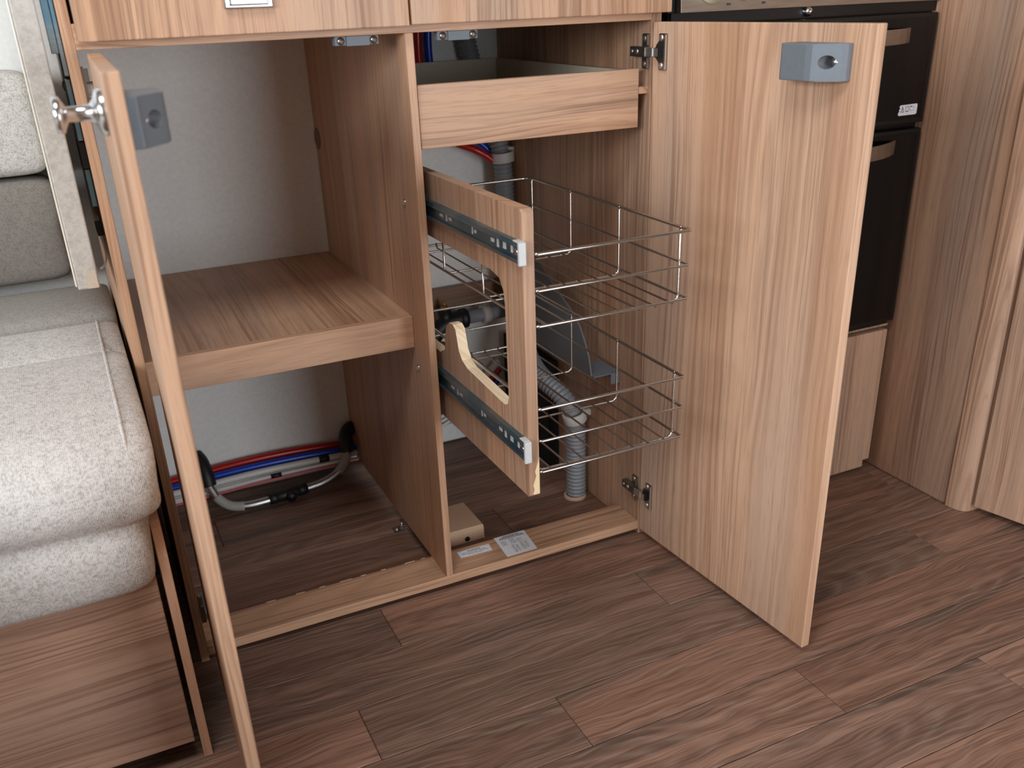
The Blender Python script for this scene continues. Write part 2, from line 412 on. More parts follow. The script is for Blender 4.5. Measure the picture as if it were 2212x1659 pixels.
# ------------------------------------------------------------------ kitchen cupboard carcass
ZB, ZT = 0.022, 0.722
cab = thing('kitchen_cupboard', (0, 0.2, 0), 'wood-look kitchen base cupboard with two open doors, shelf and inner drawer', 'cupboard')
build('side_panel', bx(-0.3385, -0.328, 0.0, YB - 0.001, 0.0005, 0.845), ['wz'], cab, bevel=0.0008)
build('side_panel', bx(0.316, 0.3295, 0.0, YB - 0.001, 0.0005, 0.845), ['wz'], cab, bevel=0.0008)
build('divider_panel', bx(0.0, 0.0095, 0.0, YB - 0.001, ZB, ZT), ['wz'], cab, bevel=0.0008)
br_rail = build('bottom_rail', bx(-0.328, 0.316, 0.0, 0.0605, 0.0085, ZB), ['wx'], cab, bevel=0.0008)
CR = random.Random(11); xq = -0.24
while xq < -0.012:
    ln = CR.uniform(0.006, 0.020)
    build('edge_chip', bx(xq, xq + ln, 0.0598, 0.0608, ZB - 0.0008, ZB + 0.0002 + CR.uniform(0, 0.0002)), ['raw'], br_rail)
    xq += ln + CR.uniform(0.006, 0.030)
build('toe_batten', bx(-0.328, 0.316, 0.030, 0.052, 0.0003, 0.0085), ['batten'], cab)
build('top_rail', bx(-0.328, 0.316, 0.0, 0.030, ZT, 0.745), ['wx'], cab, bevel=0.0008)
build('top_panel', bx(-0.328, 0.316, 0.031, YB - 0.002, 0.735, 0.745), ['wx'], cab)
build('shelf_panel', bx(-0.3278, -0.0002, 0.066, YB - 0.001, 0.3765, 0.3885), ['wy'], cab)
build('shelf_front', bx(-0.3278, -0.0002, 0.054, 0.066, 0.3465, 0.3887), ['wx'], cab, bevel=0.0008)
# shelf clips and screw heads on the divider
for (y, z) in ((0.048, 0.5332), (0.048, 0.3196)):
    b = MB(); b.lathe((0, y, z), (-1, 0, 0), [(0, 0.0045), (0.001, 0.0045), (0.0016, 0.003), (0.0008, 0)], 12)
    build('screw_head', b, 'bright', cab)
b = MB(); b.lathe((0, 0.436, 0.5665), (-1, 0, 0), [(0, 0.016), (0.0012, 0.016), (0.0012, 0.0)], 20)
build('cable_hole_cap', b, 'batten', cab)
b = MB(); b.box(-0.0016, 0, 0.183, 0.197, 0.0005, 0.014); b.box(-0.016, -0.0016, 0.183, 0.197, 0.0005, 0.002)
b.screw((-0.0018, 0.19, 0.009), (-1, 0, 0), 0.003); b.screw((-0.010, 0.19, 0.0022), (0, 0, 1), 0.003)
build('angle_bracket', b, 'bright', cab)
# drawer fronts above
for (x0, x1, hx) in ((-0.3253, 0.0012, -0.165), (0.0040, 0.3335, None)):
    d = build('drawer_front', bx(x0, x1, -0.0155, -0.001, 0.7290 if hx else 0.7300, 0.838), ['wz'], cab, bevel=0.0012)
    if hx:
        b = MB().mat(0); b.box(-0.1890, -0.1412, -0.0205, -0.0155, 0.7523, 0.800)
        b.mat(1); b.box(-0.1840, -0.1462, -0.0235, -0.0205, 0.7550, 0.797)
        build('handle', b, ['bright', 'bright'], d, bevel=0.003, seg=3)
# catch plates behind the top rail
for x0 in (-0.0765, 0.0395):
    b = MB().mat(0); x1 = x0 + 0.0485
    b.box(x0, x0 + 0.0125, 0.006, 0.016, 0.7128, 0.7219); b.box(x1 - 0.0105, x1, 0.006, 0.016, 0.7128, 0.7219)
    b.box(x0 + 0.0125, x1 - 0.0105, 0.004, 0.016, 0.7120, 0.7219)
    b.mat(1)
    for cx in (x0 + 0.0065, x1 - 0.0055):
        b.lathe((cx, 0.006, 0.7172), (0, -1, 0), [(0, 0.0042), (0.0008, 0.0040), (0.0022, 0.0022), (0.0026, 0)], 14)
    build('catch_plate', b, ['gplast', 'nickel'], cab, bevel=0.0004)

# inner drawer in the right bay
dr = build('drawer', bx(0.0115, 0.3020, 0.0050, 0.0150, 0.5990, 0.6680), ['wx'], cab, bevel=0.0007)
build('drawer_side', bx(0.0145, 0.0225, 0.0150, 0.4140, 0.6060, 0.6660), ['tray'], dr)
build('drawer_side', bx(0.2920, 0.3000, 0.0150, 0.4140, 0.6060, 0.6660), ['tray'], dr)
build('drawer_back', bx(0.0225, 0.2920, 0.4060, 0.4140, 0.6060, 0.6660), ['tray'], dr)
build('drawer_bottom', bx(0.0225, 0.2920, 0.0150, 0.4060, 0.6060, 0.6100), ['tray'], dr)
build('drawer_runner', bx(0.3025, 0.3158, 0.0060, 0.4200, 0.6385, 0.6465), ['wy'], cab)
build('drawer_runner', bx(0.0097, 0.0140, 0.0160, 0.4200, 0.6385, 0.6465), ['wy'], cab)

# ------------------------------------------------------------------ doors
DW, TD = 0.3388, 0.0122
def door(name, hx, hy, ang, sgn, width, label):
    d = Vector((math.cos(ang) * sgn, -math.sin(ang), 0)) if sgn > 0 else Vector((-math.cos(ang), -math.sin(ang), 0))
    y = Vector((0, 0, 1)).cross(d)
    sp = Matrix(((d.x, y.x, 0, hx), (d.y, y.y, 0, hy), (0, 0, 1, 0), (0, 0, 0, 1)))
    b = MB(); b.box(0, width, 0 if sgn > 0 else -TD, TD if sgn > 0 else 0, 0.0094, 0.7200)
    o = build(name, b, ['wdoor_lit' if sgn > 0 else 'wz'], cab, space=sp, bevel=0.0011)
    o['label'] = label
    inn = -sgn
    # lock box: sloped face with a recessed screw hole
    z0, z1 = 0.6690, 0.7030; s0, s1 = 0.2435, 0.3125; k = inn
    b = MB().mat(0, False)
    prof = [(s0, 0), (s0, 0.0255), (s0 + 0.004, 0.0275), (0.2790, 0.0275), (0.2860, 0.0262), (0.2900, 0.0240), (0.3085, 0.0095), (0.3125, 0.0075), (0.3125, 0)]
    n = len(prof)
    V = [(p[0], k * p[1], z0) for p in prof] + [(p[0], k * p[1], z1) for p in prof]
    fs = [tuple(range(n)), tuple(range(n, 2 * n))] + [(i, (i + 1) % n, n + (i + 1) % n, n + i) for i in range(n) if i != 5]
    b.add(V, fs)
    pa, pb = Vector((0.2900, 0.0240)), Vector((0.3085, 0.0095)); NS = 24; rim = []; hole = []; deep = []
    for q in range(NS):
        a = 2 * PI * q / NS; ca, sa = math.cos(a), math.sin(a)
        h = pa.lerp(pb, 0.42 + 0.36 * ca); hole.append((h.x, k * h.y, 0.6865 + 0.0062 * sa))
        deep.append((h.x + 0.001, k * 0.004, 0.6865 + 0.0058 * sa))
        mm = 1 / max(abs(ca), abs(sa)); r = pa.lerp(pb, 0.5 + 0.5 * ca * mm); rim.append((r.x, k * r.y, 0.686 + 0.017 * sa * mm))
    base = len(b.v)
    b.add(rim + hole + deep, [(q, (q + 1) % NS, NS + (q + 1) % NS, NS + q) for q in range(NS)])
    b.mat(1); b.add(hole + deep, [(q, (q + 1) % NS, NS + (q + 1) % NS, NS + q) for q in range(NS)] + [tuple(NS + q for q in range(NS))])
    b.mat(2); b.lathe((0.3030, k * 0.0120, 0.6865), (0.35, k, 0), [(-0.008, 0.0028), (0, 0.0028), (0.0014, 0.0022), (0.0018, 0)], 12)
    build('lock_box', b, ['gplast', 'gplate', 'bright'], o, space=sp, bevel=0.0009)
    # hinges
    for zc in (0.6870, 0.0765):
        b = MB().mat(0)
        b.prism([(0.0160, zc - 0.0205), (0.0285, zc - 0.0205), (0.0295, zc - 0.0195), (0.0295, zc + 0.0195), (0.0285, zc + 0.0205), (0.0160, zc + 0.0205), (0.0148, zc + 0.019), (0.0148, zc + 0.012),
                 (0.0095, zc + 0.0075), (0.0080, zc), (0.0095, zc - 0.0075), (0.0148, zc - 0.012), (0.0148, zc - 0.019)], 'y', 0, k * 0.0022)
        b.mat(1); b.box(0.0278, 0.0296, k * 0.0022, k * 0.0042, zc - 0.0195, zc + 0.0195)
        b.box(0.0030, 0.0200, k * 0.0060, k * 0.0085, zc - 0.0050, zc + 0.0045)
        b.mat(2); b.box(0.0150, 0.0225, k * 0.0020, k * 0.0080, zc - 0.0060, zc + 0.0055)
        b.mat(1)
        for dz in (-0.0155, 0.0155): b.lathe((0.0195, k * 0.0022, zc + dz), (0, k, 0), [(0, 0.0040), (0.0012, 0.0036), (0.0018, 0.0018), (0.0010, 0)], 14)
        build('hinge_cup', b, ['nickel', 'arm', 'black'], o, space=sp)
        wx = 0.316 if sgn > 0 else -0.328; q = -sgn
        b = MB().mat(0)
        b.prism([(0.0030, zc - 0.0200), (0.0160, zc - 0.0200), (0.0172, zc - 0.0185), (0.0172, zc + 0.0185), (0.0160, zc + 0.0200), (0.0030, zc + 0.0200)], 'x', wx, wx + q * 0.0025)
        b.box(wx + q * 0.0025, wx + q * 0.0060, 0.0015, 0.0038, zc + 0.0070, zc + 0.0190)
        b.box(wx + q * 0.0025, wx + q * 0.0060, 0.0015, 0.0038, zc - 0.0190, zc - 0.0070)
        b.box(wx + q * 0.0025, wx + q * 0.0100, 0.0005, 0.0330, zc - 0.0060, zc + 0.0055)
        b.mat(1); b.box(wx + q * 0.0060, wx + q * 0.0088, -0.0140, 0.0010, zc - 0.0048, zc + 0.0042)
        for dz in (-0.0145, 0.0145): b.lathe((wx + q * 0.0025, 0.0105, zc + dz), (q, 0, 0), [(0, 0.0036), (0.0012, 0.0032), (0.0016, 0.0016), (0.0010, 0)], 12)
        b.lathe((wx + q * 0.010, 0.0170, zc), (q, 0, 0), [(0, 0.003), (0.001, 0.0026), (0.0006, 0)], 10)
        b.lathe((wx + q * 0.010, 0.0280, zc), (q, 0, 0), [(0, 0.0022), (0.001, 0.0020), (0.0006, 0)], 10)
        build('hinge_arm', b, ['nickel', 'arm'], cab)
    if sgn < 0:
        b = MB(); kk = -1
        b.lathe((0.262, -TD, 0.6905), (0, -1, 0), [(0, 0.0165), (0.003, 0.0165), (0.005, 0.0145), (0.007, 0.009), (0.010, 0.0058), (0.025, 0.0052), (0.027, 0.009), (0.0285, 0.0125), (0.0325, 0.0125), (0.0335, 0.011), (0.034, 0)], 24)
        build('door_knob', b, ['bright'], o, space=sp)
    return o
door('cupboard_door', 0.31625, -0.00218, 1.5078, 1, DW, 'wide-open right door showing its inner face with grey lock box')
door('cupboard_door', -0.3087, -0.0208, 1.5431, -1, 0.3274, 'open left door seen edge-on, with chrome push knob')

# ------------------------------------------------------------------ worktop, flap and bracket
tag(build('worktop', bx(-0.350, 0.335, -0.030, YB - 0.001, 0.8455, 0.872), 'worktop', bevel=0.003), 'grey stone-look worktop along the top of the cupboard', 'worktop')
fp = thing('worktop_flap', (-0.365, 0.2, 0.499), 'grey stone-look worktop flap hanging beside the cupboard end', 'worktop flap')
b = MB(); b.box(-0.3757, -0.3545, -0.012, 0.40, 0.4990, 0.840)
build('flap_board', b, 'flap', fp, bevel=0.0015)
b = MB(); b.box(-0.3775, -0.3757, -0.012, 0.40, 0.5025, 0.838)
build('edge_strip', b, 'flapedge', fp, bevel=0.0008)
b = MB(); b.box(-0.3660, -0.3560, -0.0128, -0.0121, 0.4995, 0.5175)
build('worn_end', b, plain('worn_laminate_end', (190, 176, 158), 0.6), fp)
br = thing('folding_bracket', (-0.345, 0.06, 0.58), 'metal folding bracket with painted blue reflections in the gap behind the flap', 'bracket')
b = MB(); b.box(-0.3430, -0.3390, 0.004, 0.060, 0.700, 0.845); b.box(-0.3500, -0.3430, 0.006, 0.012, 0.720, 0.845)
build('bracket_plate', b, 'zinc', br, bevel=0.0006)
b = MB(); b.box(-0.3440, -0.3392, 0.010, 0.050, 0.640, 0.697)
build('bracket_arm', b, 'zinc', br, bevel=0.0006)
b = MB(); b.lathe((-0.344, 0.03, 0.69), (-1, 0, 0), [(0, 0.005), (0.002, 0.004), (0.003, 0)], 12)
build('bracket_pivot', b, 'bright', br)
b = MB(); b.box(-0.3445, -0.3392, 0.016, 0.055, 0.575, 0.612)
build('bracket_foot', b, 'zinc', br, bevel=0.0006)
b = MB(); b.box(-0.3450, -0.3388, 0.040, 0.075, 0.5400, 0.5500)
build('bracket_stop', b, 'black', br, bevel=0.0006)
b = MB(); b.box(-0.3450, -0.3388, 0.012, 0.060, 0.613, 0.639)
build('bracket_link', b, 'black', br, bevel=0.0006)
b = MB(); b.tube(smooth_path([(-0.3405, 0.09, 0.552), (-0.3402, 0.10, 0.545), (-0.3400, 0.10, 0.525), (-0.3405, 0.10, 0.505), (-0.3440, 0.10, 0.496), (-0.3490, 0.10, 0.492)]), 0.0012, 6)
tag(build('loose_wire', b, 'white'), 'thin pale wire loop hanging below the folding bracket', 'wire')

# ------------------------------------------------------------------ pull-out wire rack
YR = -0.23; X0, X1 = 0.022, 0.0345
rk = thing('pull_out_rack', (0.12, -0.05, 0.256), 'pulled-out wood-sided rack with two chrome wire baskets', 'pull-out rack')
def arc(cx, cy, r, a0, a1, n=6): return [(cx + r * math.cos(math.radians(a0 + (a1 - a0) * i / n)), cy + r * math.sin(math.radians(a0 + (a1 - a0) * i / n))) for i in range(n + 1)]
# outline in (y, z)
out = [(0.30, 0.256), (YR + 0.002, 0.256), (YR, 0.258)]
out += [(YR, 0.566)] + [(YR + 0.004, 0.570)] + [(0.30, 0.570)]
inner_top = [(0.30, 0.494), (-0.150, 0.494)] + [(-0.172, 0.4900), (-0.1815, 0.4780), (-0.1845, 0.4620)]
inner_bot = [(-0.1845, 0.3580), (-0.1815, 0.3500), (-0.1740, 0.3465), (-0.1620, 0.3470), (-0.069, 0.3535), (-0.0530, 0.3590), (-0.0440, 0.3690), (-0.0400, 0.3830), (-0.0370, 0.3930), (-0.0290, 0.3975), (-0.0180, 0.3965), (-0.0080, 0.3900), (-0.001, 0.3760), (0.004, 0.3550), (0.020, 0.3470), (0.30, 0.3470)]
poly = out + inner_top + inner_bot
b = MB(); n = len(poly)
b.mat(0)
b.add([(X0, y, z) for y, z in poly] + [(X1, y, z) for y, z in poly], [tuple(range(n)), tuple(range(n, 2 * n))])
io = len(out) + len(inner_top)
for i in range(n):
    j = (i + 1) % n
    ply = len(out) <= i < n - 1
    b.mat(1 if ply else 0)
    b.add([(X0, *poly[i]), (X0, *poly[j]), (X1, *poly[j]), (X1, *poly[i])], [(0, 1, 2, 3)])
side = build('side_board', b, ['wz', 'ply'], rk)
# pale chipped strip at the lower front edge
b = MB(); pts = []
zz = [0.2585 + i * 0.0055 for i in range(9)]
left = [0.0262 + 0.0012 * math.sin(i * 2.1) + 0.0008 * i for i in range(9)]; left[-1] = 0.0338
vs = [(X1 - 0.0002, YR - 0.0006, z) for z in zz] + [(l, YR - 0.0006, z) for l, z in zip(left, zz)]
b.add(vs + [(v[0], YR + 0.0008, v[2]) for v in vs], [(i, i + 1, 10 + i, 9 + i) for i in range(8)] + [(18 + i, 19 + i, 28 + i, 27 + i) for i in range(8)]
      + [(9 + i, 10 + i, 28 + i, 27 + i) for i in range(8)] + [(i, i + 1, 19 + i, 18 + i) for i in range(8)])
build('chipped_edge', b, ['raw'], side)
# telescopic slides: channel with lips, slots and end stop
def slide(zc, h, x_out):
    y0, y1 = -0.2350, 0.30; z0, z1 = zc - h / 2, zc + h / 2
    b = MB().mat(0)
    b.box(x_out + 0.0030, X0, y0, y1, z0 + 0.0035, z1 - 0.0035)
    b.prism([(x_out, z1 - 0.0050), (x_out + 0.0015, z1), (X0, z1), (X0, z1 - 0.0035), (x_out + 0.0018, z1 - 0.0035)], 'y', y0, y1)
    b.prism([(x_out, z0 + 0.0050), (x_out + 0.0015, z0), (X0, z0), (X0, z0 + 0.0035), (x_out + 0.0018, z0 + 0.0035)], 'y', y0, y1)
    o = build('slide_rail', b, ['zinc'], rk, bevel=0.0003)
    b = MB(); b.box(x_out - 0.0004, X0, y0 - 0.0035, y0, z0 - 0.0006, z1 + 0.0006)
    b.box(x_out + 0.0005, X0, y0, y0 + 0.012, z1 - 0.0005, z1 + 0.0010)
    build('end_stop', b, ['slot'], o, bevel=0.0005)
    for (yc, lw, lh) in ((-0.028, 0.010, 0.0035), (-0.044, 0.0035, 0.0085), (-0.055, 0.008, 0.0035), (-0.118, 0.0030, 0.0085), (-0.126, 0.005, 0.0035), (-0.170, 0.008, 0.0040), (-0.183, 0.0045, 0.0095), (-0.199, 0.0070, 0.0065), (-0.216, 0.0045, 0.0070)):
        b = MB(); b.box(x_out + 0.0026, x_out + 0.0031, yc - lw / 2, yc + lw / 2, zc - lh / 2 + 0.001, zc + lh / 2 + 0.001)
        build('slot', b, ['slot'], o)
    b = MB(); b.screw((x_out + 0.003, -0.225, zc), (-1, 0, 0), 0.0042); build('screw', b, ['bright'], o)
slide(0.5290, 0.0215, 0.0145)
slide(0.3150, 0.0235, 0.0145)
# wire baskets
def basket(zt, label):
    xa, xb, ya, yb = 0.0362, 0.2205, YR, 0.152; RC = 0.012
    zs = (zt, zt - 0.0372, zt - 0.0745)
    def ring(z, r):
        p = []
        for (cx, cy, a0) in ((xb - 0.003, ya + 0.003, -90), (xb - RC, yb - RC, 0), (xa + RC, yb - RC, 90), (xa + 0.003, ya + 0.003, 180)):
            rr = RC if cy > 0 else 0.003
            p += [(cx + rr * math.cos(math.radians(a0 + 15 * i)), cy + rr * math.sin(math.radians(a0 + 15 * i)), z) for i in range(7)]
        return MB().tube(p, r, 8, closed=True)
    bk = build('wire_basket', ring(zs[0], 0.0019), ['chrome'], rk); bk['label'] = label
    build('ring_wire', ring(zs[1], 0.0016), ['chrome'], bk)
    build('ring_wire', ring(zs[2], 0.0017), ['chrome'], bk)
    zb = zs[2] - 0.0065
    for yv in (0.143, 0.032, -0.0875, -0.2125):
        xo = xb + 0.002; xi = xa - 0.0005
        p = [(xo - 0.004, yv, zt + 0.0005), (xo - 0.002, yv, zt + 0.0004), (xo - 0.0035, yv, zt - 0.003), (xo - 0.0035, yv, zs[2])]
        p += [(xo - 0.0045, yv, zb + 0.003), (xo - 0.0085, yv, zb), (xi + 0.010, yv, zb), (xi + 0.0055, yv, zb + 0.003), (xi + 0.0040, yv, zs[2]), (xi + 0.0040, yv, zs[1] + 0.001)]
        if yv > 0.1: p = p[:4] + p[-2:-1] if False else p
        build('frame_wire', MB().tube(p, 0.0014, 8), ['chrome'], bk)
    nw = 8
    for i in range(nw):
        x = xa + 0.010 + (xb - xa - 0.020) * (i + 0.35) / (nw - 0.3)
        build('floor_wire', MB().tube([(x, yb - 0.0005, zs[2] + 0.0025), (x, yb - 0.004, zs[2] - 0.0036), (x, ya + 0.004, zs[2] - 0.0036), (x, ya + 0.0005, zs[2] - 0.0005)], 0.0012, 6), ['chrome'], bk)
    return bk
basket(0.5245, 'upper chrome wire basket')
basket(0.3580, 'lower chrome wire basket')

# ------------------------------------------------------------------ plumbing in the right bay
def corr(path, r, pitch=0.0068):
    pts = smooth_path(path, 24)
    for _ in range(60): pts = [pts[0]] + [(pts[i - 1] + pts[i] * 2 + pts[i + 1]) / 4 for i in range(1, len(pts) - 1)] + [pts[-1]]
    L = [0]
    for i in range(1, len(pts)): L.append(L[-1] + (pts[i] - pts[i - 1]).length)
    tot = L[-1]; step = pitch / 6; q = []; rr = []; i = 0; s = 0
    while s < tot:
        while L[i + 1] < s: i += 1
        f = (s - L[i]) / max(1e-9, L[i + 1] - L[i]); q.append(pts[i].lerp(pts[i + 1], f))
        rr.append(r * (0.925 + 0.075 * math.cos(2 * PI * s / pitch))); s += step
    return MB().tube(q, rr, 16)
hp = [(0.291, 0.150, 0.0), (0.2905, 0.150, 0.05), (0.2905, 0.150, 0.10), (0.288, 0.152, 0.146), (0.276, 0.175, 0.178), (0.2640, 0.220, 0.195), (0.2735, 0.280, 0.208), (0.2880, 0.330, 0.232), (0.2970, 0.370, 0.276), (0.2975, 0.390, 0.328), (0.2975, 0.400, 0.400), (0.2965, 0.404, 0.50), (0.293, 0.416, 0.545), (0.284, 0.4345, 0.592), (0.268, 0.4350, 0.640), (0.255, 0.4350, 0.690), (0.252, 0.4350, 0.733)]
hs = thing('waste_hose', (0.291, 0.15, 0), 'grey corrugated waste hose running down the right bay to the floor', 'hose')
build('hose', corr(hp, 0.0165), ['hose'], hs)
def collar(p, ax, r, tab=None):
    b = MB(); a = Vector(ax).normalized(); p = Vector(p)
    b.lathe(p - a * 0.008, a, [(0, r - 0.001), (0, r + 0.0025), (0.016, r + 0.0025), (0.016, r - 0.001)], 20)
    return b
b = collar((0.287, 0.1475, 0.1465), (-0.25, 0.0, 1), 0.0165)
b.box(0.300, 0.3155, 0.1440, 0.1500, 0.1440, 0.1545)
build('pipe_clip', b, ['collar'], hs, bevel=0.0008)
b = collar((0.2955, 0.402, 0.515), (-0.1, 0, 1), 0.0165); b.box(0.300, 0.3155, 0.399, 0.405, 0.512, 0.530)
build('pipe_clip', b, ['collar'], hs, bevel=0.0008)
b = MB(); b.lathe((0.2885, 0.150, 0.0), (0, 0, 1), [(0, 0.0185), (0.004, 0.0185), (0.005, 0.0175), (0.005, 0.0150)], 20)
build('floor_grommet', b, ['block'], hs)
def pipe(name, path, r, mat, label, cat):
    return tag(build(name, MB().tube(smooth_path(path), r, 10), mat), label, cat)
pipe('water_pipe', [(0.176, 0.436, 0.733), (0.174, 0.436, 0.66), (0.190, 0.436, 0.585), (0.218, 0.425, 0.5455), (0.249, 0.412, 0.530), (0.268, 0.408, 0.519), (0.279, 0.406, 0.510)], 0.0062, 'red', 'red water pipe behind the inner drawer, curving to the hose', 'pipe')
pipe('water_pipe', [(0.193, 0.436, 0.733), (0.192, 0.436, 0.66), (0.215, 0.436, 0.60), (0.243, 0.436, 0.556), (0.266, 0.430, 0.538), (0.282, 0.4265, 0.522), (0.286, 0.4265, 0.505)], 0.0062, 'blue', 'blue water pipe behind the inner drawer beside the red one', 'pipe')
tag(build('wall_batten', bx(0.0100, 0.3155, 0.4350, YB - 0.0006, 0.2640, 0.2985), 'batten', bevel=0.0008), 'brown wooden batten across the back of the right bay', 'batten')
tv = thing('drain_valve', (0.20, 0.415, 0.23), 'black tee valve on grey pipe low on the back wall of the right bay', 'valve')
b = MB(); b.tube(smooth_path([(0.120, 0.410, 0.190), (0.145, 0.410, 0.215), (0.168, 0.410, 0.238), (0.190, 0.410, 0.247), (0.214, 0.410, 0.2490)]), 0.0150, 14)
b.cyl((0.178, 0.410, 0.245), (0.178, 0.410, 0.268), 0.0115)
b.lathe((0.205, 0.410, 0.2488), (1, 0, 0), [(0, 0.0155), (0.002, 0.0175), (0.012, 0.0175), (0.014, 0.0150)], 16)
build('tee_body', b, ['black'], tv)
b = MB(); b.cyl((0.214, 0.410, 0.2490), (0.312, 0.410, 0.2500), 0.0120, 14); build('grey_pipe', b, ['hose'], tv)
b = MB(); b.lathe((0.247, 0.410, 0.2493), (1, 0, 0), [(0, 0.0125), (0, 0.0150), (0.014, 0.0150), (0.014, 0.0125)], 16); b.box(0.245, 0.258, 0.414, 0.452, 0.2600, 0.2640)
build('pipe_clip', b, ['collar'], tv)
b = MB(); b.cyl((0.178, 0.410, 0.268), (0.178, 0.410, 0.276), 0.0070, 12); b.cyl((0.178, 0.410, 0.276), (0.178, 0.410, 0.284), 0.0030, 10); build('brass_tip', b, ['brass'], tv)
pipe('gold_cable', [(0.110, 0.425, 0.152), (0.150, 0.425, 0.192), (0.172, 0.42, 0.205), (0.182, 0.43, 0.190), (0.185, 0.44, 0.16)], 0.0055, 'brass', 'gold-coloured hose end behind the tongue of the rack board', 'hose end')
# shield plate on the right wall
sh = thing('shield_plate', (0.27, 0.15, 0.2), 'dark grey plastic shield with a curved edge beside the right bay wall', 'shield')
cv = [(0.234, 0.385), (0.196, 0.3640), (0.1488, 0.3420), (0.1200, 0.3290), (0.1000, 0.3140), (0.0819, 0.2900), (0.0720, 0.2720), (0.0655, 0.2470)]
b = MB(); b.prism(cv + [(0.250, 0.247), (0.250, 0.388)], 'x', 0.2695, 0.2718); build('shield_sheet', b, ['gplate'], sh)
b = MB(); b.box(0.2718, 0.3150, 0.0600, 0.1150, 0.2455, 0.2472); b.box(0.3000, 0.3150, 0.0590, 0.0605, 0.2300, 0.2472); b.box(0.3133, 0.3150, 0.0605, 0.1150, 0.2300, 0.2455)
build('shield_flange', b, ['gplast'], sh)
tag(build('dark_cutout_box', bx(0.2960, 0.3155, 0.2550, 0.4300, 0.0010, 0.2000), 'void', bevel=0.001), 'black box standing in for a dark cut-out low in the rear corner of the right bay', 'cut-out')  # black box added where the side panel has a dark cut-out
for i, (dz, mt, nm, lb) in enumerate(((0.0, 'blue', 'water_pipe', 'blue pipe end low behind the rack cut-out'), (0.017, 'red', 'water_pipe', 'red pipe end low behind the rack cut-out'), (0.033, 'white', 'cable', 'white cable bundle above the red pipe end'))):
    pipe(nm, [(0.165, 0.4415, 0.045 + dz), (0.215, 0.4415, 0.055 + dz), (0.262, 0.440, 0.088 + dz), (0.288, 0.436, 0.115 + dz)], 0.0068, mt, lb, 'pipe' if i < 2 else 'cable')
for i, lb in enumerate(('uppermost of the pale cables on the floor behind the divider', 'middle pale cable on the floor behind the divider', 'lowest pale cable on the floor behind the divider')):
    pipe('cable', [(0.060, 0.424, 0.036 + 0.009 * (2 - i)), (0.150, 0.424, 0.045 + 0.009 * (2 - i)), (0.180, 0.424, 0.054 + 0.009 * (2 - i)), (0.212, 0.424, 0.066 + 0.009 * (2 - i))], 0.0032, 'white', lb, 'cable')
# beige corner cover on the floor
cb = thing('corner_cover', (0.06, 0.14, 0), 'beige box-shaped cover on the floor beside the divider', 'cover')
b = MB(); b.prism([(0.0100, 0.0005), (0.1040, 0.0005), (0.1020, 0.0040), (0.1010, 0.0245), (0.0995, 0.0265), (0.0100, 0.0265)], 'y', 0.1000, 0.1780)
build('cover_body', b, ['block'], cb, bevel=0.0012)
b = MB(); b.lathe((0.0730, 0.0999, 0.0080), (0, -1, 0), [(0, 0.0042), (0.0004, 0.0042), (0.0004, 0)], 16); build('screw_hole', b, ['void'], cb)
# labels on the bottom rail
def label_quad(name, c, lab):
    (ax, ay), (bx_, by), (cx, cy), (dx, dy) = c
    b = MB(); z = ZB + 0.0004
    b.add([(ax, ay, ZB + 0.00005), (bx_, by, ZB + 0.00005), (cx, cy, ZB + 0.00005), (dx, dy, ZB + 0.00005), (ax, ay, z), (bx_, by, z), (cx, cy, z), (dx, dy, z)],
          [(0, 3, 2, 1), (4, 5, 6, 7), (0, 1, 5, 4), (1, 2, 6, 5), (2, 3, 7, 6), (3, 0, 4, 7)])
    o = build(name, b, ['sticker']); tag(o, lab, 'label')
    A = Vector((ax, ay)); B = Vector((bx_, by)); Cc = Vector((cx, cy)); D = Vector((dx, dy))
    def bars(items, mat, nm):
        q = MB()
        for (u0, u1, v, h) in items:
            P = [A.lerp(B, u).lerp(D.lerp(Cc, u), vv) for (u, vv) in ((u0, v), (u1, v), (u1, v + h), (u0, v + h))]
            q.add([(p.x, p.y, z + 0.00008) for p in P], [(0, 1, 2, 3)])
        build(nm, q, [mat], o)
    return o, bars
rnd = random.Random(3)
def words(u0, u1, v, h):
    u = u0; r = []
    while u < u1 - 0.02:
        l = rnd.uniform(0.03, 0.10); r.append((u, min(u + l, u1), v, h)); u += l + 0.018
    return r
o, bars = label_quad('paper_label', [(0.0362, 0.0509), (0.0872, 0.0504), (0.0850, 0.0335), (0.0357, 0.0352)], 'small white warning label on the bottom rail beside the divider')
bars(words(0.12, 0.86, 0.42, 0.09) + words(0.10, 0.90, 0.60, 0.09) + words(0.25, 0.72, 0.78, 0.09), 'ink2', 'print')
fc = bpy.data.curves.new('heading', 'FONT'); fc.body = 'WARNING'; fc.size = 0.0042; fc.align_x = 'CENTER'; fc.offset = 0.00012
fo = bpy.data.objects.new('heading_curve', fc); COL.objects.link(fo)
bpy.context.view_layer.update()
dg = bpy.context.evaluated_depsgraph_get(); hm = bpy.data.meshes.new_from_object(fo.evaluated_get(dg)); bpy.data.objects.remove(fo)
hm.materials.clear(); hm.materials.append(M['ink'])
ho = bpy.data.objects.new('heading_print', hm); COL.objects.link(ho); place(ho, Matrix.Translation((0.0610, 0.0452, ZB + 0.0005)), o)
o, bars = label_quad('paper_label', [(0.0998, 0.0604), (0.1497, 0.0604), (0.1450, 0.0060), (0.0962, 0.0056)], 'larger square white data label on the bottom rail')
bars(words(0.22, 0.80, 0.045, 0.035) + words(0.14, 0.90, 0.10, 0.035) + words(0.10, 0.94, 0.155, 0.03), 'ink', 'print')
small = []
for i in range(4): small += words(0.10, 0.26, 0.27 + 0.06 * i, 0.028)
for i in range(5): small += words(0.38, 0.56, 0.22 + 0.055 * i, 0.025)
